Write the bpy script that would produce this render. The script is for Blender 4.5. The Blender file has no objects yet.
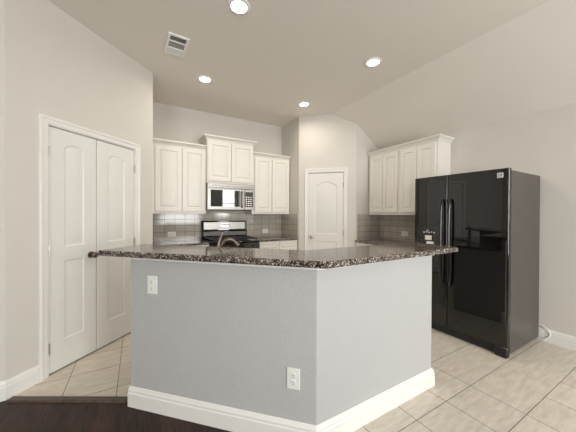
import bpy, bmesh, math, random
from mathutils import Vector, Matrix
random.seed(4)
sc = bpy.context.scene
COL = sc.collection
R = math.radians

# ------------------------------------------------------------------ camera
F_PX, YAW, PITCH, ROLL, CAM_H = 258.7, R(30.1535), R(-0.353), R(0.2433), 1.3345
fw = Vector((math.sin(YAW)*math.cos(PITCH), math.cos(YAW)*math.cos(PITCH), math.sin(PITCH)))
rt = Vector((math.cos(YAW), -math.sin(YAW), 0)); up = rt.cross(fw)
rt2 = rt*math.cos(ROLL) + up*math.sin(ROLL); up2 = -rt*math.sin(ROLL) + up*math.cos(ROLL)
cam_d = bpy.data.cameras.new('camera'); cam = bpy.data.objects.new('camera', cam_d); COL.objects.link(cam)
m3 = Matrix((rt2, up2, -fw)).transposed()
cam.matrix_world = Matrix.Translation((0, 0, CAM_H)) @ m3.to_4x4()
cam_d.sensor_fit = 'HORIZONTAL'; cam_d.sensor_width = 36.0; cam_d.lens = F_PX/576*36.0
cam_d.clip_start = .02
sc.camera = cam

# ------------------------------------------------------------------ world, light, exposure
sc.view_settings.view_transform = 'Standard'; sc.view_settings.look = 'None'
sc.view_settings.gamma = 1.0; sc.view_settings.use_curve_mapping = False
sc.view_settings.exposure = 0.10
w = bpy.data.worlds.new('world'); sc.world = w; w.use_nodes = True
bg = w.node_tree.nodes['Background']; bg.inputs[0].default_value = (.86, .93, 1, 1); bg.inputs[1].default_value = 1.6
H = 3.06                      # flat ceiling height
YW = -2.6                     # window wall behind the camera
XL = -4.0                     # far left wall of the living room
WINDOWS = [(-3.4, -1.7, .45, 2.35), (.75, 2.35, .45, 2.40), (3.05, 3.65, 1.2, 2.40)]   # x0, x1, z0, z1; leftmost is an unseen window added for fill
WIN_W = [88, 116, 46]  # first value is fill light through the added left window
for (x0, x1, z0, z1), pw in zip(WINDOWS, WIN_W):
    ld = bpy.data.lights.new('window_daylight_and_fill', 'AREA'); ld.shape = 'RECTANGLE'
    ld.size = x1-x0-.02; ld.size_y = z1-z0-.02; ld.energy = pw; ld.color = (.985, .985, .97)
    lo = bpy.data.objects.new('window_daylight_and_fill', ld); COL.objects.link(lo)
    lo.location = ((x0+x1)/2, YW-.2, (z0+z1)/2); lo.rotation_euler = (R(-90), 0, R(180))
    lo.rotation_euler = Vector((0, 1, 0)).to_track_quat('-Z', 'Z').to_euler()
DOWNLIGHT_W = 5.4
DOWNLIGHT_COLOR = (1.0, .91, .80)

# ------------------------------------------------------------------ materials
def new_mat(name):
    m = bpy.data.materials.new(name); m.use_nodes = True
    nt = m.node_tree; b = nt.nodes['Principled BSDF']
    return m, nt, b
def sets(b, **k):
    for n, v in k.items():
        n = {'metal': 'Metallic', 'rough': 'Roughness', 'spec': 'Specular IOR Level', 'coat': 'Coat Weight',
             'coat_rough': 'Coat Roughness', 'ior': 'IOR'}[n]
        b.inputs[n].default_value = v
def coords(nt, scale=(1, 1, 1), loc=(0, 0, 0), rot=(0, 0, 0)):
    tc = nt.nodes.new('ShaderNodeTexCoord'); mp = nt.nodes.new('ShaderNodeMapping')
    mp.inputs['Scale'].default_value = scale; mp.inputs['Location'].default_value = loc; mp.inputs['Rotation'].default_value = rot
    nt.links.new(tc.outputs['Object'], mp.inputs['Vector']); return mp.outputs[0]
def noise(nt, vec, scale, detail=3, rough=.5):
    n = nt.nodes.new('ShaderNodeTexNoise'); n.inputs['Scale'].default_value = scale
    n.inputs['Detail'].default_value = detail; n.inputs['Roughness'].default_value = rough
    nt.links.new(vec, n.inputs['Vector']); return n.outputs['Fac']
def ramp(nt, fac, stops, interp='LINEAR'):
    r = nt.nodes.new('ShaderNodeValToRGB'); r.color_ramp.interpolation = interp
    e = r.color_ramp.elements
    while len(e) < len(stops): e.new(.5)
    for k, (p, c) in enumerate(stops): e[k].position = p; e[k].color = (*c, 1)
    nt.links.new(fac, r.inputs[0]); return r.outputs[0]
def bump(nt, b, h, dist, strength=1.0):
    n = nt.nodes.new('ShaderNodeBump'); n.inputs['Distance'].default_value = dist; n.inputs['Strength'].default_value = strength
    nt.links.new(h, n.inputs['Height']); nt.links.new(n.outputs[0], b.inputs['Normal'])
def mix(nt, fac, a, b_, mode='MIX'):
    m = nt.nodes.new('ShaderNodeMix'); m.data_type = 'RGBA'; m.blend_type = mode
    for s, v in ((0, fac), (6, a), (7, b_)):
        if isinstance(v, (int, float)): m.inputs[s].default_value = v
        elif isinstance(v, tuple): m.inputs[s].default_value = (*v, 1)
        else: nt.links.new(v, m.inputs[s])
    return m.outputs[2]

def plain(name, c, rough=.5, metal=0, noise_amt=.04, nscale=6, bmp=0, bscale=60, **k):
    m, nt, b = new_mat(name); v = coords(nt)
    f = noise(nt, v, nscale)
    lo = tuple(x*(1-noise_amt) for x in c); hi = tuple(min(1, x*(1+noise_amt)) for x in c)
    nt.links.new(ramp(nt, f, [(.3, lo), (.7, hi)]), b.inputs['Base Color'])
    sets(b, rough=rough, metal=metal, **k)
    if bmp: bump(nt, b, noise(nt, v, bscale, 4, .6), bmp)
    return m

M = {}
M['wall'] = plain('greige wall paint', (.64, .612, .562), .85, noise_amt=.01, bmp=.0012, bscale=55, spec=.25)
M['island'] = plain('grey half wall paint', (.455, .455, .445), .7, noise_amt=.01, bmp=.0022, bscale=60, spec=.3)
M['ceiling'] = plain('greige ceiling paint', (.80, .755, .69), .9, noise_amt=.006, bmp=.001, bscale=70, spec=.2)
M['trim'] = plain('white semi gloss trim paint', (.78, .77, .73), .35, noise_amt=.01)
M['door'] = plain('white door paint', (.74, .73, .695), .4, noise_amt=.01)
M['cabinet'] = plain('cream white cabinet paint', (.76, .735, .68), .38, noise_amt=.015)
M['raw'] = plain('raw cabinet wood', (.45, .33, .20), .7, noise_amt=.1)
M['plastic'] = plain('white plastic', (.80, .79, .75), .35, noise_amt=.01)
M['vent'] = plain('white vent enamel', (.90, .89, .86), .4, noise_amt=.01)
M['slot'] = plain('dark slot', (.06, .055, .05), .6)
M['black'] = plain('black gloss enamel', (.004, .004, .004), .03, coat=.25, coat_rough=.02, spec=.6)
M['black_side'] = plain('charcoal textured steel', (.12, .108, .097), .34, metal=.6, bmp=.0004, bscale=400)
M['black_matte'] = plain('matte black plastic', (.012, .012, .012), .45)
M['glass_black'] = plain('dark oven glass', (.01, .011, .013), .03, coat=1.0, coat_rough=.01)
M['iron'] = plain('cast iron', (.018, .018, .019), .5, bmp=.0006, bscale=200)
M['bronze'] = plain('oil rubbed bronze', (.16, .11, .08), .3, metal=.9, noise_amt=.15)
M['faucet'] = plain('antique bronze', (.20, .165, .135), .28, metal=1, noise_amt=.1)
M['nickel'] = plain('brushed nickel', (.50, .46, .41), .28, metal=1)
M['chrome'] = plain('chrome', (.75, .75, .75), .12, metal=1, noise_amt=.01)
M['badge'] = plain('silver badge', (.7, .7, .7), .35, metal=.3)
M['rubber'] = plain('white rubber tube', (.78, .76, .72), .45)
# stainless: brushed streaks
m, nt, b = new_mat('brushed stainless steel'); v = coords(nt, (2, 2, 260))
nt.links.new(ramp(nt, noise(nt, v, 2), [(.3, (.26, .25, .23)), (.7, (.38, .365, .34))]), b.inputs['Base Color'])
sets(b, metal=1, rough=.36); M['steel'] = m
# lens of the downlights
m, nt, b = new_mat('lit lamp lens'); b.inputs['Emission Color'].default_value = (1, .93, .80, 1); b.inputs['Emission Strength'].default_value = 9
M['lens'] = m
# granite
m, nt, b = new_mat('polished speckled granite'); v = coords(nt)
vo = nt.nodes.new('ShaderNodeTexVoronoi'); vo.inputs['Scale'].default_value = 165; nt.links.new(v, vo.inputs['Vector'])
sp = nt.nodes.new('ShaderNodeSeparateColor'); nt.links.new(vo.outputs['Color'], sp.inputs[0])
c1 = ramp(nt, sp.outputs[0], [(0, (.012, .011, .010)), (.48, (.05, .038, .030)), (.64, (.15, .115, .09)), (.80, (.34, .30, .26)), (.93, (.66, .63, .58))], 'CONSTANT')
c2 = ramp(nt, noise(nt, v, 26, 4, .6), [(.42, (.012, .011, .010)), (.58, (.42, .32, .23))])
nt.links.new(mix(nt, .18, c1, c2), b.inputs['Base Color'])
sets(b, rough=.09, spec=.45); M['granite'] = m
# floor tile
def brick(nt, vec, bw, rh, mortar, offset, c1, c2, cm, freq=2, smooth=.1):
    t = nt.nodes.new('ShaderNodeTexBrick'); t.offset = offset; t.offset_frequency = freq; t.squash = 1
    for k, val in (('Scale', 1), ('Brick Width', bw), ('Row Height', rh), ('Mortar Size', mortar), ('Mortar Smooth', smooth), ('Bias', 0)):
        t.inputs[k].default_value = val
    for k, c in (('Color1', c1), ('Color2', c2), ('Mortar', cm)): t.inputs[k].default_value = (*c, 1)
    nt.links.new(vec, t.inputs['Vector']); return t
m, nt, b = new_mat('beige stone floor tile')
v = coords(nt, (1, 1, 1), (.135+.341*10, -.686+.338*10, 0))
t = brick(nt, v, .341, .338, .0028, 0, (.70, .635, .545), (.645, .585, .50), (.20, .165, .13))
t2 = brick(nt, v, 40.0, .338, .0028, 0, (.67, .61, .52), (.67, .61, .52), (.20, .165, .13))
sx = nt.nodes.new('ShaderNodeSeparateXYZ'); nt.links.new(coords(nt), sx.inputs[0])
def gt(sock, val):
    q = nt.nodes.new('ShaderNodeMath'); q.operation = 'GREATER_THAN'; nt.links.new(sock, q.inputs[0]); q.inputs[1].default_value = val; return q.outputs[0]
mm_ = nt.nodes.new('ShaderNodeMath'); mm_.operation = 'MULTIPLY'; nt.links.new(gt(sx.outputs[0], 2.4), mm_.inputs[0]); nt.links.new(gt(sx.outputs[1], .688), mm_.inputs[1])
base_c = mix(nt, mm_.outputs[0], t.outputs['Color'], t2.outputs['Color'])
f = noise(nt, coords(nt, (3, 14, 1), (0, 0, 0), (0, 0, .25)), 2.2, 6, .65)
g = ramp(nt, f, [(.3, (.80, .79, .78)), (.62, (1.04, 1.04, 1.04))])
nt.links.new(mix(nt, 1.0, base_c, g, 'MULTIPLY'), b.inputs['Base Color'])
sets(b, rough=.38, spec=.45)
M['floor_tile'] = m
# dark wood planks, running along y
m, nt, b = new_mat('dark hand scraped wood planks')
v = coords(nt, (1, 1, 1), (0, 0, 0), (0, 0, R(90)))
t = brick(nt, v, 1.15, .125, .0016, .37, (.018, .010, .007), (.038, .021, .014), (.006, .004, .003))
f = noise(nt, coords(nt, (26, 2.2, 1)), 2.0, 6, .7)
g = ramp(nt, f, [(.32, (.35, .35, .35)), (.7, (2.1, 1.95, 1.8))])
nt.links.new(mix(nt, 1.0, t.outputs['Color'], g, 'MULTIPLY'), b.inputs['Base Color'])
sets(b, rough=.42, spec=.3); bump(nt, b, f, .0025); M['wood'] = m
M['threshold'] = plain('dark stained wood strip', (.075, .052, .04), .3, noise_amt=.3, nscale=30)
# backsplash tile
m, nt, b = new_mat('glossy taupe wall tile')
tc = nt.nodes.new('ShaderNodeTexCoord'); sx = nt.nodes.new('ShaderNodeSeparateXYZ'); nt.links.new(tc.outputs['Object'], sx.inputs[0])
ad = nt.nodes.new('ShaderNodeMath'); ad.operation = 'ADD'; nt.links.new(sx.outputs[0], ad.inputs[0]); nt.links.new(sx.outputs[1], ad.inputs[1])
az = nt.nodes.new('ShaderNodeMath'); az.operation = 'ADD'; nt.links.new(sx.outputs[2], az.inputs[0]); az.inputs[1].default_value = .09
cb = nt.nodes.new('ShaderNodeCombineXYZ'); nt.links.new(ad.outputs[0], cb.inputs[0]); nt.links.new(az.outputs[0], cb.inputs[1])
t = brick(nt, cb.outputs[0],   .152, .103, .0032, 0, (.46, .42, .355), (.50, .46, .395), (.22, .195, .16))
nt.links.new(t.outputs['Color'], b.inputs['Base Color']); sets(b, rough=.10, spec=.6)
inv = nt.nodes.new('ShaderNodeMath'); inv.operation = 'SUBTRACT'; inv.inputs[0].default_value = 1; nt.links.new(t.outputs['Fac'], inv.inputs[1])
wv = noise(nt, cb.outputs[0], 9, 2)
bump(nt, b, inv.outputs[0], .0015); M['splash'] = m

# ------------------------------------------------------------------ mesh helpers
class MB:
    def __init__(self): self.bm = bmesh.new(); self.mi = 0
    def _f(self, vs):
        try: f = self.bm.faces.new(vs); f.material_index = self.mi; return f
        except ValueError: return None
    def box(self, x0, x1, y0, y1, z0, z1):
        v = [self.bm.verts.new((x, y, z)) for z in (z0, z1) for x, y in ((x0, y0), (x1, y0), (x1, y1), (x0, y1))]
        for q in ((3, 2, 1, 0), (4, 5, 6, 7), (0, 1, 5, 4), (1, 2, 6, 5), (2, 3, 7, 6), (3, 0, 4, 7)): self._f([v[i] for i in q])
        return self
    def prism(self, pts, z0, z1):
        a = [self.bm.verts.new((x, y, z0)) for x, y in pts]; b = [self.bm.verts.new((x, y, z1)) for x, y in pts]
        n = len(pts); self._f(a[::-1]); self._f(b)
        for i in range(n): self._f([a[i], a[(i+1) % n], b[(i+1) % n], b[i]])
        return self
    def profile_x(self, pts, x0, x1):          # (y, z) outline swept along x
        a = [self.bm.verts.new((x0, y, z)) for y, z in pts]; b = [self.bm.verts.new((x1, y, z)) for y, z in pts]
        n = len(pts); self._f(a); self._f(b[::-1])
        for i in range(n): self._f([a[i], b[i], b[(i+1) % n], a[(i+1) % n]])
        return self
    def lathe(self, prof, axis_o, axis_d, n=24):     # prof: (radius, distance along axis)
        d = Vector(axis_d).normalized(); u = d.orthogonal().normalized(); w_ = d.cross(u); o = Vector(axis_o)
        rings = []
        for r, t_ in prof:
            if r < 1e-6: rings.append([self.bm.verts.new(o+d*t_)])
            else: rings.append([self.bm.verts.new(o+d*t_+(u*math.cos(2*math.pi*k/n)+w_*math.sin(2*math.pi*k/n))*r) for k in range(n)])
        for A, B in zip(rings, rings[1:]):
            if len(A) == 1 and len(B) == 1: continue
            for k in range(n):
                k2 = (k+1) % n
                if len(A) == 1: self._f([A[0], B[k2], B[k]])
                elif len(B) == 1: self._f([A[k], A[k2], B[0]])
                else: self._f([A[k], A[k2], B[k2], B[k]])
        if len(rings[0]) > 1: self._f(rings[0][::-1])
        if len(rings[-1]) > 1: self._f(rings[-1])
        return self
    def tube(self, path, r, n=12, sub=0, flat=1.0):
        P = [Vector(p) for p in path]
        if sub:
            Q = []
            for i in range(len(P)-1):
                p0 = P[max(i-1, 0)]; p1 = P[i]; p2 = P[i+1]; p3 = P[min(i+2, len(P)-1)]
                for k in range(sub):
                    t = k/sub
                    Q.append(.5*((2*p1)+(p2-p0)*t+(2*p0-5*p1+4*p2-p3)*t*t+(3*p1-p0-3*p2+p3)*t**3))
            Q.append(P[-1]); P = Q
        rr = r if isinstance(r, (list, tuple)) else [r]*2
        rings = []; u = None
        for i, p in enumerate(P):
            d = (P[min(i+1, len(P)-1)]-P[max(i-1, 0)]).normalized()
            u = d.orthogonal().normalized() if u is None else (u-d*u.dot(d)).normalized()
            w_ = d.cross(u); t = i/(len(P)-1); rad = rr[0]+(rr[-1]-rr[0])*t
            rings.append([self.bm.verts.new(p+(u*math.cos(2*math.pi*k/n)*flat+w_*math.sin(2*math.pi*k/n))*rad) for k in range(n)])
        for A, B in zip(rings, rings[1:]):
            for k in range(n): self._f([A[k], A[(k+1) % n], B[(k+1) % n], B[k]])
        self._f(rings[0][::-1]); self._f(rings[-1])
        return self
    def sweep(self, path, prof):               # mitred moulding: prof (offset to the right of travel, z)
        P = [Vector(p) for p in path]; n = len(P); rings = []
        for i in range(n):
            d0 = (P[i]-P[i-1]).normalized() if i else (P[1]-P[0]).normalized()
            d1 = (P[i+1]-P[i]).normalized() if i < n-1 else d0
            n0 = Vector((d0.y, -d0.x)); n1 = Vector((d1.y, -d1.x)); mm = (n0+n1)
            mm = mm/(1+n0.dot(n1))
            rings.append([self.bm.verts.new((P[i].x+mm.x*o, P[i].y+mm.y*o, z)) for o, z in prof])
        k = len(prof)
        for A, B in zip(rings, rings[1:]):
            for j in range(k): self._f([A[j], A[(j+1) % k], B[(j+1) % k], B[j]])
        self._f(rings[0]); self._f(rings[-1][::-1])
        return self
    def panel_slab(self, x0, x1, z0, z1, t, panels, loops, edge=.002):
        """door leaf: back at y=0, face at y=-t, moulded panels (a, b, c, s, rise)"""
        bm = self.bm
        def rect(i, y): return [bm.verts.new(p) for p in ((x0+i, y, z0+i), (x1-i, y, z0+i), (x1-i, y, z1-i), (x0+i, y, z1-i))]
        back = rect(0, 0); mid = rect(0, -t+edge); front = rect(edge, -t)
        self._f(back[::-1])
        for A, B in ((back, mid), (mid, front)):
            for k in range(4): self._f([A[k], A[(k+1) % 4], B[(k+1) % 4], B[k]])
        def outline(pn, i, y):
            a, b, c, s, r = pn; a += i; b -= i; c += i; s -= i
            pts = [(a, c), (b, c)]
            if r <= 0: pts += [(b, s), (a, s)]
            else:
                N = 14
                pts += [(b+(a-b)*k/N, s+r*(1-(2*k/N-1)**2)) for k in range(N+1)]
            return [bm.verts.new((x, y, z)) for x, z in pts]
        edges = [bm.edges.get((front[k], front[(k+1) % 4])) or bm.edges.new((front[k], front[(k+1) % 4])) for k in range(4)]
        for pn in panels:
            prev = outline(pn, 0, -t); n = len(prev)
            edges += [bm.edges.new((prev[k], prev[(k+1) % n])) for k in range(n)]
            for i, dy in loops:
                cur = outline(pn, i, -t+dy)
                for k in range(n): self._f([prev[k], prev[(k+1) % n], cur[(k+1) % n], cur[k]])
                prev = cur
            self._f(prev)
        bmesh.ops.triangle_fill(bm, edges=edges, use_beauty=True)
        return self
    def build(self, name, mats, parent=None, bevel=0, seg=2, smooth=True, ang=35):
        bmesh.ops.recalc_face_normals(self.bm, faces=self.bm.faces)
        me = bpy.data.meshes.new(name); self.bm.to_mesh(me); self.bm.free()
        for mm in (mats if isinstance(mats, list) else [mats]): me.materials.append(M[mm])
        o = bpy.data.objects.new(name, me); COL.objects.link(o)
        if smooth:
            for p in me.polygons: p.use_smooth = True
            me.set_sharp_from_angle(angle=R(ang))
        if bevel:
            bv = o.modifiers.new('bevel', 'BEVEL'); bv.width = bevel; bv.segments = seg; bv.limit_method = 'ANGLE'; bv.angle_limit = R(40)
        if parent: o.parent = parent
        return o
def tag(o, label, cat, group=None, kind=None):
    o['label'] = label
    if cat: o['category'] = cat
    if group: o['group'] = group
    if kind: o['kind'] = kind
    return o
def thing(name, label, cat, loc, rz=0, group=None):
    o = bpy.data.objects.new(name, None); COL.objects.link(o); o.empty_display_size = .1
    o.location = loc; o.rotation_euler = (0, 0, rz)
    return tag(o, label, cat, group)
def struct(o, label=None):
    o['kind'] = 'structure'
    if label: o['label'] = label
    return o
def copy_thing(src, loc, rz, label):
    r = src.copy(); COL.objects.link(r); r.location = loc; r.rotation_euler = (0, 0, rz); r['label'] = label
    for ch in list(src.children):
        c = ch.copy(); COL.objects.link(c); c.parent = r
        for g_ in list(ch.children):
            d = g_.copy(); COL.objects.link(d); d.parent = c
    return r
def fillet(pts, radii, n=6):
    out = []; N = len(pts)
    for i, p in enumerate(pts):
        r = radii[i]; p = Vector(p)
        if r <= 0: out.append(tuple(p)); continue
        a = (Vector(pts[i-1])-p).normalized(); b = (Vector(pts[(i+1) % N])-p).normalized()
        ang = a.angle(b); dd = r/math.tan(ang/2); c = p+(a+b).normalized()*(r/math.sin(ang/2))
        s = p+a*dd-c; e = p+b*dd-c; tot = s.angle_signed(e)
        for k in range(n+1):
            t = -tot*k/n
            out.append((c.x+s.x*math.cos(t)-s.y*math.sin(t), c.y+s.x*math.sin(t)+s.y*math.cos(t)))
    return out

# ------------------------------------------------------------------ key dimensions
YB = 4.509; XR = 3.748; ZS = 2.454; XC = 2.858
PX, PY = 2.466, 3.867                   # pantry: left return end
PE = (3.161, 3.172)                     # pantry: diagonal face end
LC = (-.82, 2.612)                      # outside corner of left diagonal wall
LE = (.1595, 3.5915)
BASE = [(0, 0), (.017, 0), (.017, .092), (.013, .098), (.013, .112), (.007, .125), (.004, .133), (0, .135)]

# ------------------------------------------------------------------ structure
tile_poly = [(-.82, 2.612), (-.0, 2.135), (.876, 1.17), (3.87, -.568), (3.87, 4.63), (.06, 4.63), (.06, 3.70), (-.93, 2.71)]
struct(MB().prism(tile_poly, -.06, 0).build('floor', 'floor_tile', smooth=False), 'beige stone tile floor of the kitchen')
wood_poly = [(XL-.1, YW-.12), (3.87, YW-.12), (3.87, -.568), (.876, 1.17), (-.0, 2.135), (-.82, 2.612), (-.93, 2.71), (XL-.1, 2.71)]
struct(MB().prism(wood_poly, -.06, 0).build('floor', 'wood', smooth=False), 'dark hand scraped wood plank floor')
# ceiling: flat and vaulted slope
struct(MB().box(XL-.1, XC, YW-.12, YB+.12, H, H+.12).build('ceiling', 'ceiling', smooth=False), 'flat greige ceiling with recessed lights')
sl = (H-ZS)/(XR-XC)
b_ = MB(); x2 = XR+.12
pts = [(XC, H), (x2, H-(x2-XC)*sl), (x2, H-(x2-XC)*sl+.14), (XC, H+.12)]
va = [b_.bm.verts.new((x, YW-.12, z)) for x, z in pts]; vb = [b_.bm.verts.new((x, YB+.12, z)) for x, z in pts]
b_._f(va); b_._f(vb[::-1])
for i in range(4): b_._f([va[i], vb[i], vb[(i+1) % 4], va[(i+1) % 4]])
struct(b_.build('ceiling', 'ceiling', smooth=False), 'sloped vault of the ceiling above the refrigerator')
ZT = H+.02
def slope_wall(name, a, b, thick):
    """wall whose top follows the ceiling; a->b is the visible face, thickness to the left of travel"""
    A = Vector(a); B = Vector(b); d = (B-A).normalized(); nrm = Vector((-d.y, d.x))*thick
    cz = lambda x: H+.02 if x < XC else H+.02-(x-XC)*sl
    ts = [0, 1]
    if (A.x-XC)*(B.x-XC) < 0: ts.insert(1, (XC-A.x)/(B.x-A.x))
    m_ = MB(); bm = m_.bm; rows = []
    for off in (Vector((0, 0)), nrm):
        P = [A.lerp(B, t)+off for t in ts]; z = [cz(A.lerp(B, t).x) for t in ts]
        rows.append(([bm.verts.new((p.x, p.y, 0)) for p in P], [bm.verts.new((p.x, p.y, zz)) for p, zz in zip(P, z)]))
    (fb, ft), (kb, kt) = rows
    m_._f(fb+ft[::-1]); m_._f(kb[::-1]+kt)
    m_._f(fb[::-1]+kb)
    for i in range(len(ts)-1): m_._f([ft[i], ft[i+1], kt[i+1], kt[i]])
    m_._f([fb[0], ft[0], kt[0], kb[0]]); m_._f([fb[-1], kb[-1], kt[-1], ft[-1]])
    return struct(m_.build(name, 'wall', smooth=False))
slope_wall('wall_back', (.04, YB), (XR, YB), .12)
struct(MB().box(XR, XR+.12, YW-.12, YB+.12, 0, ZS+.02).build('wall_right', 'wall', smooth=False))
slope_wall('wall_pantry_left', (PX, YB), (PX, PY), .1)
slope_wall('wall_pantry_right', PE, (XR, PE[1]), .1)
struct(MB().box(.04, .1595, 3.70, YB, 0, ZT).build('wall_return', 'wall', smooth=False))
struct(MB().box(XL, LC[0], 2.612, 2.73, 0, ZT).build('wall_left', 'wall', smooth=False))
struct(MB().box(XL-.12, XL, YW-.12, 2.73, 0, ZT).build('wall_living', 'wall', smooth=False))
S2 = math.sqrt(.5)
def door_wall(name, loc, rz, length, op, ztop, ends=(0, 0)):
    """wall with a shallow door recess, local x along the wall, face at y=0, solid backing; op=(x0,x1,z1)"""
    m_ = MB(); x0, x1, z1 = op; D = .045
    m_.prism([(0, 0), (x0, 0), (x0, D), (ends[0]*D, D)], 0, ztop(0)).prism([(x1, 0), (length, 0), (length-ends[1]*D, D), (x1, D)], 0, ztop(0))
    m_.box(x0, x1, 0, D, z1, ztop(0)); 
    m_.prism([(ends[0]*D, D), (length-ends[1]*D, D), (length-ends[1]*.12, .12), (ends[0]*.12, .12)], 0, ztop(0))
    o = struct(m_.build(name, 'wall', smooth=False)); o.location = (loc[0], loc[1], 0); o.rotation_euler = (0, 0, rz); return o
# left diagonal wall
Llen = (LE[0]-LC[0])/S2
lx = lambda x: (x-LC[0])/S2
DOPEN = (lx(-.634), lx(-.026), 2.062)
door_wall('wall_diagonal', LC, R(45), Llen, DOPEN, lambda x: ZT)
# pantry diagonal wall: cut to the ceiling line with two heights
Plen = (PE[0]-PX)/S2
p_in = lambda x: (x-PX)/S2
POPEN = (p_in(2.586), p_in(3.018), 2.068)
mp = MB(); bm = mp.bm
pc = p_in(XC); zc_end = H+.02-(PE[0]-XC)*sl
def vpoly(m_, pts, y0, y1):
    a = [m_.bm.verts.new((x, y0, z)) for x, z in pts]; c = [m_.bm.verts.new((x, y1, z)) for x, z in pts]; n = len(pts)
    m_._f(a); m_._f(c[::-1])
    for i in range(n): m_._f([a[i], c[i], c[(i+1) % n], a[(i+1) % n]])
pz = lambda x: H+.02 if x <= pc else H+.02-(x-pc)*S2*sl
D = .045
vpoly(mp, [(0, 0), (POPEN[0], 0), (POPEN[0], pz(0)), (0, pz(0))], 0, D)
vpoly(mp, [(POPEN[1], 0), (Plen, 0), (Plen, pz(Plen)), (POPEN[1], pz(POPEN[1]))], 0, D)
vpoly(mp, [(POPEN[0], POPEN[2]), (POPEN[1], POPEN[2]), (POPEN[1], pz(POPEN[1])), (pc, pz(pc)), (POPEN[0], pz(POPEN[0]))], 0, D)
vpoly(mp, [(.03, 0), (Plen-.03, 0), (Plen-.03, pz(Plen)), (pc, pz(pc)), (.03, pz(.03))], D, .1)
o = struct(mp.build('wall_pantry', 'wall', smooth=False)); o.location = (PX, PY, 0); o.rotation_euler = (0, 0, R(-45))
# window wall behind the camera
mw = MB(); xs = [XL]
for x0, x1, z0, z1 in WINDOWS:
    mw.box(xs[-1], x0, YW-.12, YW, 0, ZT); mw.box(x0, x1, YW-.12, YW, 0, z0); mw.box(x0, x1, YW-.12, YW, z1, ZT); xs.append(x1)
mw.box(xs[-1], XR+.12, YW-.12, YW, 0, ZT if False else 2.5)
mw.box(xs[-1], XC, YW-.12, YW, 2.5, ZT)
vb_ = [(XC, 2.5), (XR+.1, 2.5), (XC, H)]
a = [mw.bm.verts.new((x, YW-.12, z)) for x, z in vb_]; c = [mw.bm.verts.new((x, YW, z)) for x, z in vb_]
mw._f(a); mw._f(c[::-1]); [mw._f([a[i], c[i], c[(i+1) % 3], a[(i+1) % 3]]) for i in range(3)]
struct(mw.build('wall_front', 'wall', smooth=False))
for i, (x0, x1, z0, z1) in enumerate(WINDOWS):
    m_ = MB()
    for bx in ((x0, x0+.05, z0, z1), (x1-.05, x1, z0, z1), (x0+.05, x1-.05, z0, z0+.05), (x0+.05, x1-.05, z1-.05, z1), (x0+.05, x1-.05, (z0+z1)/2-.02, (z0+z1)/2+.02)):
        m_.box(bx[0], bx[1], YW-.09, YW-.04, bx[2], bx[3])
    struct(m_.build('window_%d' % (i+1), 'trim', smooth=False))  # leftmost frame belongs to the window added to carry fill light

# backsplash tile on the kitchen walls (thin slabs glued on)
Z0, Z1 = .916, 1.338
struct(MB().box(.161, PX-.002, YB-.009, YB-.0005, Z0, Z1+.02).build('wall_tile_back', 'splash', smooth=False), 'glossy taupe wall tile behind the range')
struct(MB().box(PX-.009, PX-.0005, PY+.03, YB-.010, Z0, Z1+.005).build('wall_tile_left', 'splash', smooth=False), 'glossy taupe wall tile on the pantry return')
struct(MB().box(PE[0]+.02, XR-.010, PE[1]-.009, PE[1]-.0005, Z0, Z1+.005).build('wall_tile_pantry', 'splash', smooth=False), 'glossy taupe wall tile right of the pantry door')
struct(MB().box(XR-.009, XR-.0005, 1.97, PE[1]-.010, Z0, Z1+.02).build('wall_tile_right', 'splash', smooth=False), 'glossy taupe wall tile beside the refrigerator')

# baseboards
def baseboard(name, path): return struct(MB().sweep(path, BASE).build(name, 'trim', ang=20))
baseboard('baseboard_left', [(XL, 2.612), LC, (-.6745, 2.7575)])
baseboard('baseboard_diagonal', [(.0205, 3.4525), (.1595, 3.5915), (.1595, 3.88)])
baseboard('baseboard_right', [(XR, 1.985), (XR, YW)])
baseboard('baseboard_pantry', [(PX+.004, PY-.004), (2.536, 3.797)])
# transition strip between wood and tile
mt = MB()
a = Vector((-.79, 2.590)); b2 = Vector((-.055, 2.165)); d = (b2-a).normalized(); nn = Vector((d.y, -d.x))
for q in (0,):
    P = [a+nn*.03, a-nn*.028, b2-nn*.028, b2+nn*.03]
    Pt = [a+nn*.020, a-nn*.022, b2-nn*.022, b2+nn*.020]
    lo = [mt.bm.verts.new((p.x, p.y, 0)) for p in P]; hi = [mt.bm.verts.new((p.x, p.y, .012)) for p in Pt]
    mt._f(lo[::-1]); mt._f(hi); [mt._f([lo[i], lo[(i+1) % 4], hi[(i+1) % 4], hi[i]]) for i in range(4)]
struct(mt.build('trim_1', 'threshold', bevel=.003), 'dark wood transition strip where the planks meet the tile')

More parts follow.
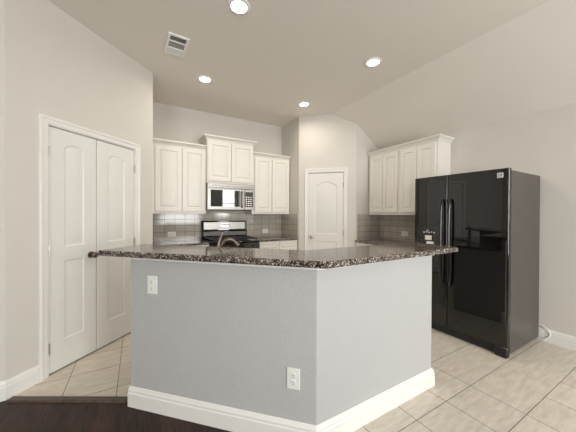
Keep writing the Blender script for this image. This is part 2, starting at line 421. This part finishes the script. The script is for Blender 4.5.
# ------------------------------------------------------------------ doors
DLOOP = [(.010, .007), (.020, .007), (.045, .0015)]
def casing(name, loc, rz, x0, x1, z1, wdt):
    """three-sided casing around opening x0..x1, up to z1; face profile, stands on the wall face"""
    m_ = MB(); t = .018
    path = [(x0, 0), (x0, z1), (x1, z1), (x1, 0)]
    prof = [(0, 0), (0, .010), (.006, .013), (wdt*.55, .014), (wdt*.7, .020), (wdt*.92, .020), (wdt, .014), (wdt, 0)]
    P = [Vector(p) for p in path]; rings = []
    for i in range(4):
        d0 = (P[i]-P[i-1]).normalized() if i else (P[1]-P[0]).normalized()
        d1 = (P[i+1]-P[i]).normalized() if i < 3 else d0
        n0 = Vector((-d0.y, d0.x)); n1 = Vector((-d1.y, d1.x)); mm = (n0+n1)/(1+n0.dot(n1))
        rings.append([m_.bm.verts.new((P[i].x+mm.x*o, -y, P[i].y+mm.y*o)) for o, y in prof])
    k = len(prof)
    for A, B in zip(rings, rings[1:]):
        for j in range(k): m_._f([A[j], A[(j+1) % k], B[(j+1) % k], B[j]])
    m_._f(rings[0]); m_._f(rings[-1][::-1])
    # jamb lining of the opening
    m_.box(x0, x0+.008, .0, .043, 0, z1).box(x1-.008, x1, 0, .043, 0, z1).box(x0+.008, x1-.008, 0, .043, z1-.008, z1)
    o = struct(m_.build(name, 'trim', ang=25)); o.location = (loc[0], loc[1], 0); o.rotation_euler = (0, 0, rz); return o
casing('trim_2', LC, R(45), DOPEN[0], DOPEN[1], 2.062, .062)['label'] = 'white casing around the double doors'
casing('trim_3', (PX, PY), R(-45), POPEN[0], POPEN[1], 2.066, .062)['label'] = 'white casing around the pantry door'
def knob(parent, x, z, y=-.035, mat='faucet'):
    return MB().lathe([(.030, 0), (.030, .006), (.012, .010), (.010, .032), (.022, .040), (.028, .050), (.027, .060), (.018, .067), (0, .069)], (x, y, z), (0, -1, 0)).build('door_knob', mat, parent)
def leaf(name, loc, rz, x0, x1, z1, panels, hinge_x, label):
    e = bpy.data.objects.new(name, None); COL.objects.link(e); e.location = (loc[0], loc[1], 0); e.rotation_euler = (0, 0, rz)
    struct(e, label)
    sl_ = MB().panel_slab(x0, x1, .014, z1, .035, panels, DLOOP).build('door_leaf', 'door', e, ang=20); sl_.location = (0, .040, 0)
    for hz in (.22, 1.02, 1.84):
        MB().lathe([(.006, 0), (.006, .09)], (hinge_x, -.002, hz-.045), (0, 0, 1), 10).build('hinge', 'nickel', e)
    return e
xm = lx(-.341)
def two_panel(x0, x1, st=.118, rise=.036):
    a, b_ = x0+st, x1-st
    return [(a, b_, 1.05, 1.90, rise), (a, b_, .25, .93, 0)]
d1 = leaf('door_1', LC, R(45), DOPEN[0]+.012, xm-.003, 2.048, two_panel(DOPEN[0]+.012, xm), DOPEN[0]+.010, 'left white arch panel leaf of the double doors')
knob(d1, xm-.055, .945, .005)
d2 = leaf('door_2', LC, R(45), xm+.003, DOPEN[1]-.012, 2.048, two_panel(xm, DOPEN[1]-.012), DOPEN[1]-.010, 'right white arch panel leaf of the double doors')
d3 = leaf('door_3', (PX, PY), R(-45), POPEN[0]+.011, POPEN[1]-.011, 2.052, [(POPEN[0]+.115, POPEN[1]-.115, 1.0, 1.83, .07), (POPEN[0]+.115, POPEN[1]-.115, .22, .87, 0)], POPEN[1]-.009, 'white arch panel door of the corner pantry')
knob(d3, POPEN[0]+.068, .945, .005, 'nickel')

# ------------------------------------------------------------------ cabinets
CLOOP = [(.003, .011), (.014, .011), (.030, .002)]
CROWN = lambda z: [(0, z-.005), (.006, z-.005), (.012, z+.012), (.032, z+.034), (.052, z+.046), (.055, z+.062), (0, z+.062)]
def upper(label, loc, rz, w_, dpt, z0, z1, doors, crown_ends=(True, True), group='upper cabinets'):
    e = thing('upper_cabinet', label, 'cabinet', (loc[0], loc[1], z0), rz, group)
    h = z1-z0
    MB().box(0, w_, -dpt, 0, 0, h).build('cabinet_box', 'cabinet', e, bevel=.0015, smooth=False)
    for a, b_, c0, c1 in doors:
        c0 -= z0; c1 -= z0; st = .055
        o = MB().panel_slab(a, b_, c0, c1, .019, [(a+st, b_-st, c0+st, c1-st, 0)], CLOOP).build('cabinet_door', 'cabinet', e, ang=15); o.location = (0, -dpt-.001, 0)
    path = []
    if crown_ends[0]: path += [(0, -.003)]
    path += [(0, -dpt), (w_, -dpt)]
    if crown_ends[1]: path += [(w_, -.003)]
    MB().sweep(path, CROWN(h)).build('crown_moulding', 'cabinet', e, ang=15)
    return e
G1 = 'white upper cabinets'
dU = .332
upper('white two-door upper cabinet at far left beside the microwave', (.163, YB-.001), 0, .765, dU-.001, 1.338, 2.344,
      [(.052, .404, 1.375, 2.32), (.418, .752, 1.375, 2.32)], (False, False), G1)
upper('taller white two-door upper cabinet directly above the microwave', (.929, YB-.001), 0, .772, dU+.06, 1.828, 2.500,
      [(.012, .380, 1.862, 2.476), (.388, .760, 1.862, 2.476)], (True, True), G1)
upper('white two-door upper cabinet between microwave and pantry wall', (1.702, YB-.001), 0, PX-1.702-.011, dU-.001, 1.338, 2.344,
      [(.050, .372, 1.375, 2.32), (.386, .735, 1.375, 2.32)], (False, False), G1)
uy = PE[1]-.018
wU = (uy-1.972)/2
upper('white two-door upper cabinet in the corner right of the pantry', (XR-.001, uy), R(-90), wU-.001, .301, 1.335, 2.328,
      [(.035, wU/2-.003, 1.372, 2.305), (wU/2+.003, wU-.02, 1.372, 2.305)], (False, False), G1)
upper('white two-door upper cabinet whose lower part is hidden behind the refrigerator', (XR-.001, uy-wU), R(-90), wU, .301, 1.335, 2.328,
      [(.02, wU/2-.003, 1.372, 2.305), (wU/2+.003, wU-.03, 1.372, 2.305)], (False, True), G1)
def base(label, loc, rz, w_, dpt, doors, drawers=True):
    e = thing('base_cabinet', label, 'cabinet', (loc[0], loc[1], 0), rz, 'white base cabinets')
    MB().box(0, w_, -dpt, 0, .10, .883).box(0, w_, -dpt+.07, 0, 0, .10).build('cabinet_box', 'cabinet', e, smooth=False)
    n = doors; dw = (w_-.02)/n
    for k in range(n):
        a, b_ = .01+k*dw+.004, .01+(k+1)*dw-.004
        top = .70 if drawers else .87
        o = MB().panel_slab(a, b_, .12, top, .019, [(a+.05, b_-.05, .17, top-.05, 0)], CLOOP).build('cabinet_door', 'cabinet', e, ang=15); o.location = (0, -dpt-.001, 0)
        if drawers:
            o = MB().panel_slab(a, b_, .715, .87, .019, [(a+.035, b_-.035, .75, .835, 0)], CLOOP).build('drawer_front', 'cabinet', e, ang=15); o.location = (0, -dpt-.001, 0)
    return e
base('white base cabinet at far left beside the range', (.163, YB-.011), 0, .752, .60, 2)
base('white base cabinet between the range and the pantry wall', (1.712, YB-.011), 0, PX-1.712-.011, .60, 2)
base('white base cabinet along the right wall beside the refrigerator', (XR-.011, uy), R(-90), uy-2.02, .585, 3)
def slab(name, label, poly, z0, z1, radii=None, bev=.008):
    return tag(MB().prism(poly, z0, z1).build(name, 'granite', bevel=bev, seg=3), label, 'countertop', 'granite countertops')
slab('countertop', 'granite countertop at far left beside the range', [(.163, 3.875), (.918, 3.875), (.918, YB-.011), (.163, YB-.011)], .884, .914)
slab('countertop', 'granite countertop between the range and the pantry wall', [(1.712, 3.875), (PX-.011, 3.875), (PX-.011, YB-.011), (1.712, YB-.011)], .884, .914)
slab('countertop', 'granite countertop along the right wall beside the refrigerator', [(3.115, 2.02), (XR-.011, 2.02), (XR-.011, uy), (3.115, uy)], .884, .914)

# ------------------------------------------------------------------ island
isl = thing('kitchen_island', 'angled grey half wall island with tall white baseboard in the foreground', 'kitchen island', (.876, 1.17, 0))
ox, oy = .876, 1.17
loc = lambda pts: [(x-ox, y-oy) for x, y in pts]
SW = 2.060; YF = 1.182; XE = 1.995; TH = .125
cF = (SW-YF, YF)
A0 = (-.042, SW+.042)
q = TH*S2
A1 = (A0[0]+q, A0[1]+q)
yi = YF+TH; si = SW+TH/S2; cI = (si-yi, yi)
MB().prism(loc(fillet([A0, cF, (XE, YF), (XE, yi), cI, A1], [0, .012, .006, .0, 0, 0], 4)), 0, 1.024).build('half_wall', 'island', isl)
MB().sweep(loc([(A0[0]-.006, A0[1]+.006), cF, (XE, YF), (XE, yi)]), BASE).build('baseboard', 'trim', isl, ang=20)
# light cap trim under the bar top
capA0 = (A0[0]-.004-.008, A0[1]-.008+.004)
e = .014
cS = SW-e/S2; cc = (cS-(YF-e), YF-e)
u0 = (A0[0]-e*S2-e*S2, A0[1]-e*S2+e*S2)
u1 = (A1[0]-e*S2, A1[1]+e*S2)
MB().prism(loc([u0, cc, (XE+e, YF-e), (XE+e, yi), cI, u1]), 1.020, 1.042).build('cap_trim', 'trim', isl, bevel=.003)
# cabinets on the kitchen side
DC = .60
sc_ = si+DC/S2; yc = yi+DC
c0 = (A1[0]+.03, A1[1]-.03)
c1 = (c0[0]+DC*S2, c0[1]+DC*S2)
MB().prism(loc([c0, cI, (XE, yi), (XE, yc), (sc_-yc, yc), c1]), .0, .883).build('cabinet_box', 'island', isl, smooth=False)
for k in range(3):
    a = .02+k*.40
    # doors on the straight run, facing +y
    o = MB().panel_slab(0, .39, .12, .86, .019, [(.05, .34, .17, .81, 0)], CLOOP).build('cabinet_door', 'cabinet', isl, ang=15)
    o.location = (XE-.01-k*.41 - ox if False else XE-.02-k*.36-ox, yc+.001-oy, 0); o.rotation_euler = (0, 0, R(180)); o.scale = (.9, 1, 1)
for k in range(2):
    o = MB().panel_slab(0, .39, .12, .86, .019, [(.05, .34, .17, .81, 0)], CLOOP).build('cabinet_door', 'cabinet', isl, ang=15)
    st = Vector((sc_-yc, yc)); dd = Vector((-S2, S2)); p = st+dd*(.03+k*.40)+Vector((S2, S2))*.001
    o.location = (p.x-ox, p.y-oy, 0); o.rotation_euler = (0, 0, R(135))
# lower countertop with sink cut-out
g0 = (c0[0], c0[1]); ov = .03
so = sc_+ov/S2; yo = yc+ov
outer = [g0, (cI[0], cI[1]), (XE+.02, yi), (XE+.02, yo), (so-yo, yo), (g0[0]+(DC+ov)*S2, g0[1]+(DC+ov)*S2)]
slab('countertop', 'lower granite worktop on the kitchen side of the island', outer, .884, .914)
# faucet
FB = Vector((.60, 2.20, .914))
fc = thing('faucet', 'bronze pull-out kitchen faucet rising behind the bar top', 'faucet', FB)
MB().lathe([(.028, .001), (.028, .008), (.020, .014), (.018, .10), (.021, .115), (.019, .135), (.0, .14)], (0, 0, 0), (0, 0, 1)).build('faucet_body', 'faucet', fc)
MB().tube([(-.004, 0, .08), (.028, -.010, .165), (.062, -.028, .200), (.098, -.048, .200), (.130, -.065, .172)], [.018, .014], 12, 6).lathe([(.015, 0), (.018, .04), (.013, .046)], (.122, -.060, .182), (.55, -.30, -.75)).build('spout', 'faucet', fc)
MB().tube([(-.006, .004, .12), (.004, .008, .19), (.028, .014, .250)], [.013, .009], 10, 4).lathe([(.009, 0), (.010, .03), (.0, .036)], (.024, .013, .236), (.35, .1, 1)).build('faucet_lever', 'faucet', fc)

# bar top
bar = fillet([(-.24, 2.2), (.875, 1.085), (2.215, 1.085), (2.215, 1.52), (1.03, 1.52), (.055, 2.495)], [.012, .05, .045, .05, .0, .012], 8)
slab('bar_countertop', 'raised speckled granite bar top on the island half wall', bar, 1.0425, 1.082, bev=.010)

# ------------------------------------------------------------------ outlets
def outlet(label, loc, rz, group, horizontal=False, wp=.078, hp=.122):
    e = thing('wall_outlet', label, 'outlet', loc, rz, group)
    if horizontal: e.rotation_euler = (0, R(90), rz) if rz == 0 else (0, 0, rz)
    a, b_ = (hp, wp) if horizontal else (wp, hp)
    e.rotation_euler = (0, 0, rz)
    MB().box(-a/2, a/2, -.006, 0, -b_/2, b_/2).build('cover_plate', 'plastic', e, bevel=.003)
    for s in (-1, 1):
        cx, cz = (s*.021, 0) if horizontal else (0, s*.021)
        p = MB().lathe([(.0165, 0), (.0165, .0085), (.0155, .0095)], (cx, -.0001, cz), (0, -1, 0), 20).build('receptacle', 'plastic', e)
        mm = MB()
        for t_ in (-1, 1):
            if horizontal: mm.box(cx-.0045+.003, cx+.0045+.003, -.0102, -.009, cz+t_*.006-.0013, cz+t_*.006+.0013)
            else: mm.box(cx+t_*.006-.0013, cx+t_*.006+.0013, -.0102, -.009, cz-.0045+.003, cz+.0045+.003)
        if horizontal: mm.lathe([(.003, 0), (.003, .0012)], (cx-.009, -.009, cz), (0, -1, 0), 10)
        else: mm.lathe([(.003, 0), (.003, .0012)], (cx, -.009, cz-.009), (0, -1, 0), 10)
        mm.build('slots', 'slot', p)
    return e
wf = lambda x: (x, SW-x)
GO = 'duplex wall outlets'
pA = (.0875, SW-.0875); pB = (.7835, SW-.7835)
outlet('white duplex outlet high on the island half wall under its left end', (pA[0], pA[1], .854), R(-45), GO)
outlet('white duplex outlet low on the island half wall near its corner', (pB[0], pB[1], .382), R(-45), GO)
yt = YB-.0092
outlet('white horizontal outlet on the tile left of the range', (.47, yt, 1.01), 0, GO, True)
outlet('white horizontal outlet on the tile right of the range', (2.112, yt, 1.014), 0, GO, True)
outlet('white horizontal outlet on the tile beside the refrigerator', (XR-.0092, 2.667, 1.03), R(-90), GO, True)

# ------------------------------------------------------------------ microwave
mwv = thing('microwave', 'stainless over-the-range microwave with dark glass door', 'microwave', (.931, YB-.010, 1.404), 0)
W = .766; Dm = .39; Hm = .420
MB().box(0, W, -Dm, 0, 0, Hm).box(.02, W-.02, -Dm+.05, -.02, -.004, 0).build('oven_body', 'steel', mwv, bevel=.003)
MB().box(.0, W, -Dm-.028, -Dm-.001, .345, Hm).build('vent_panel', 'steel', mwv, bevel=.004)
vs = MB()
for k in range(6): vs.box(.06+k*.11, .15+k*.11, -Dm-.0285, -Dm-.0275, .372, .376)
vs.build('vent_slots', 'slot', mwv)
dr = MB().box(.0, .60, -Dm-.028, -Dm-.001, .004, .341).build('oven_door', 'steel', mwv, bevel=.004)
MB().box(.050, .525, -Dm-.032, -Dm-.0285, .050, .312).build('door_window', 'glass_black', dr, bevel=.002)
MB().tube([(.555, -Dm-.028, .04), (.555, -Dm-.060, .06), (.555, -Dm-.066, .17), (.555, -Dm-.060, .285), (.555, -Dm-.028, .305)], .011, 12, 5).build('door_handle', 'steel', dr)
cp = MB().box(.604, W, -Dm-.028, -Dm-.001, .004, .341).build('control_panel', 'steel', mwv, bevel=.004)
MB().box(.612, W-.012, -Dm-.031, -Dm-.0285, .05, .30).build('keypad', 'glass_black', cp, bevel=.001)
kp = MB()
for r in range(5):
    for c_ in range(3): kp.box(.625+c_*.04, .648+c_*.04, -Dm-.0318, -Dm-.0312, .07+r*.034, .086+r*.034)
kp.build('keys', 'nickel', cp)
MB().box(.628, W-.028, -Dm-.0318, -Dm-.0312, .255, .285).build('display', 'slot', cp)

# ------------------------------------------------------------------ range
rg = thing('gas_range', 'stainless and black gas range under the microwave', 'range', (.931, YB-.012, 0), 0)
W = .766; Dr = .65
MB().box(0, W, -Dr+.02, -.02, .09, .895).box(.03, W-.03, -Dr+.08, -.04, 0, .09).build('range_body', 'black', rg, bevel=.003, smooth=False)
od = MB().box(.01, W-.01, -Dr-.015, -Dr+.019, .22, .765).build('oven_door', 'steel', rg, bevel=.006)
MB().box(.11, W-.11, -Dr-.018, -Dr-.0155, .33, .64).build('door_window', 'glass_black', od, bevel=.001)
MB().tube([(.06, -Dr-.014, .715), (.07, -Dr-.055, .715), (W-.07, -Dr-.055, .715), (W-.06, -Dr-.014, .715)], .012, 12).build('oven_handle', 'steel', od)
MB().box(.01, W-.01, -Dr-.012, -Dr+.019, .095, .21).build('storage_drawer', 'steel', rg, bevel=.006)
MB().profile_x([(-Dr+.019, .775), (-Dr-.018, .780), (-Dr-.012, .885), (-Dr+.019, .894)], .0, W).build('control_panel', 'black', rg, bevel=.003)
for k in range(5):
    MB().lathe([(.024, 0), (.024, .008), (.019, .012), (.017, .032), (0, .034)], (.10+k*(W-.2)/4, -Dr-.015, .832), (0, -1, .05), 20).build('burner_knob', 'black_matte', rg)
MB().box(0, W, -Dr-.005, -.075, .896, .915).build('cooktop', 'black', rg, bevel=.004)
for bx, by in ((.19, -.20), (.19, -.48), (W-.19, -.20), (W-.19, -.48), (W/2, -.34)):
    MB().lathe([(.055, .0), (.052, .010), (.036, .012), (.036, .020), (.0, .022)], (bx, by, .9155), (0, 0, 1), 20).build('burner', 'iron', rg)
for k in range(3):
    g_ = MB(); a = .02+k*(W-.04)/3+.004; b_ = .02+(k+1)*(W-.04)/3-.004
    y0, y1, zt = -Dr+.02, -.10, .952
    for yy in (y0, y1-.012, (y0+y1)/2-.006, y0+(y1-y0)*.25, y0+(y1-y0)*.75): g_.box(a, b_, yy, yy+.012, zt-.012, zt)
    for xx in (a, b_-.012, (a+b_)/2-.006): g_.box(xx, xx+.012, y0, y1, zt-.012, zt+.003)
    for xx in (a, b_-.012):
        for yy in (y0, y1-.012): g_.box(xx, xx+.012, yy, yy+.012, .9155, zt-.011)
    g_.build('grate', 'iron', rg, smooth=False)
bgp = MB().profile_x([(-.075, .90), (-.090, 1.045), (-.070, 1.055), (-.060, 1.205), (-.045, 1.222), (.0, 1.222), (0, .90)], -.012, W+.008).build('backguard', 'black', rg, bevel=.008, seg=3)
fy = lambda z: -.070+.010*(z-1.055)/.15
MB().profile_x([(fy(1.075)-.001, 1.072), (fy(1.075)-.005, 1.075), (fy(1.20)-.005, 1.196), (fy(1.20)-.001, 1.20)], .020, W-.026).build('control_fascia', 'steel', bgp, bevel=.001)
MB().profile_x([(fy(1.13)-.006, 1.118), (fy(1.13)-.008, 1.120), (fy(1.17)-.007, 1.176), (fy(1.17)-.004, 1.178)], W/2-.075, W/2+.075).build('clock_display', 'glass_black', bgp)
gy = lambda z: -.075-.015*(z-.90)/.145
MB().profile_x([(gy(.97)-.001, .965), (gy(.97)-.004, .968), (gy(1.035)-.004, 1.032), (gy(1.035)-.001, 1.035)], .012, W-.016).build('lower_fascia', 'steel', bgp)

# ------------------------------------------------------------------ refrigerator
FYF = 1.966; FN = 1.040; W = FYF-FN
fr = thing('refrigerator', 'tall glossy black side-by-side refrigerator with ice dispenser', 'refrigerator', (3.726, FYF, 0), R(-90))
XB = .705      # body depth
MB().box(0, W, -XB, -.004, .035, 1.758).build('fridge_body', 'black_side', fr, bevel=.004)
ff = lambda x: -.790+.012*x+.028*x*x        # gently bowed front
def fdoor(name, x0, x1):
    r = .012; N = 18
    pts = [(x0+.004, -XB-.012)]
    pts = [(x0, -XB-.008)]
    for k in range(5):
        t = math.pi/2*k/4; pts.append((x0+r-r*math.cos(t), ff(x0)+r-r*math.sin(t)))
    for k in range(1, N): x = x0+r+(x1-x0-2*r)*k/N; pts.append((x, ff(x)))
    for k in range(5):
        t = math.pi/2*k/4; pts.append((x1-r+r*math.sin(t), ff(x1)+r-r*math.cos(t)))
    pts.append((x1, -XB-.008))
    return MB().prism(pts, .095, 1.776).build(name, 'black', fr, ang=30)
XS = .385
dl = fdoor('freezer_door', .002, XS-.003); dR = fdoor('fridge_door', XS+.003, W-.002)
def handle(parent, x, name='door_handle'):
    f0 = ff(x)
    return MB().tube([(x, f0+.004, 1.50), (x, f0-.030, 1.485), (x, f0-.048, 1.38), (x, f0-.054, 1.05), (x, f0-.048, .70), (x, f0-.030, .585), (x, f0+.004, .57)], .0135, 12, 6).build(name, 'black', parent)
handle(dl, XS-.042); handle(dR, XS+.042)
MB().box(.05, W-.03, -XB-.030, -XB+.02, .006, .092).build('toe_grille', 'black_matte', fr, bevel=.004)
for fx_ in (.05, W-.06):
    for yy in (-XB+.02, -.06):
        MB().lathe([(.022, 0), (.022, .012), (.010, .014), (.010, .036)], (fx_, yy, 0), (0, 0, 1), 16).build('levelling_foot', 'black_matte', fr)
ft = MB().box(W-.10, W-.004, -XB-.066, -XB-.002, .002, .090).build('hinge_bracket', 'black_matte', fr, bevel=.006)
MB().box(W-.045, W-.010, -XB-.060, -XB-.020, .0905, .0945).build('hinge_plate', 'chrome', ft, bevel=.002)
for fx_ in (.05, W-.06): MB().box(fx_-.04, fx_+.04, -XB-.05, -XB+.08, 1.7685 if False else 1.769, 1.782).build('hinge_cover', 'black_matte', fr, bevel=.004) if False else None
MB().box(W-.0025, W-.0005, -XB-.0015, -XB+.004, .04, 1.75).build('body_edge', 'nickel', fr)
# white seal line at the near door edge
MB().box(.006, XS-.008, -XB-.0075, -XB-.0005, .105, 1.755).build('door_gasket', 'black_matte', dl)
MB().box(XS+.008, W-.003, -XB-.0075, -XB-.002, .105, 1.755).build('door_gasket', 'black_matte', dR)
# badge: small square emblem, silver frame with dark core and bar
bx0 = W-.095; fb_ = ff(bx0+.02)
bd = MB().box(bx0, bx0+.048, fb_-.003, fb_+.002, 1.690, 1.738).build('badge', 'badge', dR, bevel=.001)
bb = MB()
bb.box(bx0+.008, bx0+.013, fb_-.0036, fb_-.0028, 1.697, 1.731).box(bx0+.020, bx0+.028, fb_-.0036, fb_-.0028, 1.710, 1.724).box(bx0+.034, bx0+.039, fb_-.0036, fb_-.0028, 1.703, 1.731).box(bx0+.020, bx0+.028, fb_-.0036, fb_-.0028, 1.697, 1.703)
bb.build('badge_mark', 'slot', bd, smooth=False)
# dispenser
dx0, dx1 = .048, .310
dsf = ff(.05)-.004
dsp = MB()
dsp.box(dx0, dx1, dsf-.004, dsf+.006, 1.08, 1.20).box(dx0, dx0+.018, dsf-.004, dsf+.006, .72, 1.08).box(dx1-.018, dx1, dsf-.004, dsf+.006, .72, 1.08).box(dx0, dx1, dsf-.008, dsf+.006, .70, .725).box(dx0+.018, dx1-.018, dsf+.003, dsf+.006, .725, 1.08)
dsp = dsp.build('ice_dispenser', 'glass_black', dl, bevel=.002)
ic = MB()
for k in range(5): ic.box(dx0+.075+k*.030, dx0+.091+k*.030, dsf-.0048, dsf-.0042, 1.125+.006*(k % 2), 1.140+.006*(k % 2))
ic.box(dx0+.115, dx0+.135, dsf-.0048, dsf-.0042, 1.150, 1.162)
ic.build('dispenser_icons', 'badge', dsp, smooth=False)
MB().box(dx0+.095, dx0+.175, dsf-.0052, dsf-.0042, 1.045, 1.098).build('energy_label', 'plastic', dsp)
MB().profile_x([(dsf+.002, 1.030), (dsf-.018, 1.026), (dsf-.020, .985), (dsf+.002, .975)], dx0+.120, dx0+.200).build('dispenser_paddle', 'plastic', dsp, bevel=.002)
# water line looping out from behind the refrigerator
tag(MB().tube([(3.737, 1.10, .150), (3.735, 1.03, .162), (3.720, .965, .135), (3.722, .955, .075), (3.714, 1.00, .022), (3.716, 1.02, .012), (3.714, 1.036, .012)], .006, 10, 8).build('water_line', 'rubber'), 'white water line looping out behind the refrigerator onto the baseboard', 'cable')

# ------------------------------------------------------------------ ceiling fixtures
def downlight(x, y, label):
    e = thing('recessed_light', label, 'ceiling light', (x, y, H), 0, 'recessed ceiling lights')
    MB().lathe([(.062, -.001), (.066, -.010), (.088, -.007), (.092, -.0005)], (0, 0, 0), (0, 0, 1), 36).build('trim_ring', 'vent', e)
    MB().lathe([(.0, -.013), (.03, -.0125), (.050, -.011), (.064, -.0105), (.064, -.0095)], (0, 0, 0), (0, 0, 1), 32).build('lens', 'lens', e)
    ld = bpy.data.lights.new('lamp_light', 'AREA'); ld.shape = 'DISK'; ld.size = .13; ld.spread = R(165); ld.energy = DOWNLIGHT_W; ld.color = DOWNLIGHT_COLOR
    lo = bpy.data.objects.new('lamp_light', ld); COL.objects.link(lo); lo.location = (0, 0, -.016); lo.parent = e
    return e
downlight(.725, 2.071, 'round recessed ceiling light at the top edge beside the vent')
downlight(.742, 3.404, 'round recessed ceiling light in front of the leftmost upper cabinets')
downlight(2.245, 3.382, 'round recessed ceiling light just in front of the pantry wall')
downlight(2.297, 2.057, 'round recessed ceiling light nearest the sloped ceiling')
vt = thing('ceiling_vent', 'white rectangular air vent with three banks of louvres in the ceiling', 'vent', (.342, 2.874, H), R(2))
fwm = MB(); hw, hl = .098, .176
fwm.box(-hw, -hw+.024, -hl, hl, -.013, -.0005).box(hw-.024, hw, -hl, hl, -.013, -.0005).box(-hw+.024, hw-.024, -hl, -hl+.026, -.013, -.0005).box(-hw+.024, hw-.024, hl-.026, hl, -.013, -.0005)
for yy in (-.066, .055): fwm.box(-hw+.024, hw-.024, yy-.005, yy+.005, -.013, -.0005)
fwm.build('vent_frame', 'vent', vt, bevel=.002)
MB().box(-hw+.02, hw-.02, -hl+.02, hl-.02, -.0022, -.0008).build('duct_backing', 'slot', vt)
for (a, b_, ang, n) in ((-.148, -.073, 31, 4), (-.060, .049, 14, 5), (.062, .148, -35, 5)):
    for k in range(n):
        yc_ = a+(b_-a)*(k+.5)/n
        sl2 = MB().box(-hw+.025, hw-.025, -.0072, .0072, -.0005, .0005).build('louvre', 'plastic', vt, smooth=False)
        sl2.location = (0, yc_, -.0075); sl2.rotation_euler = (R(ang), 0, 0)
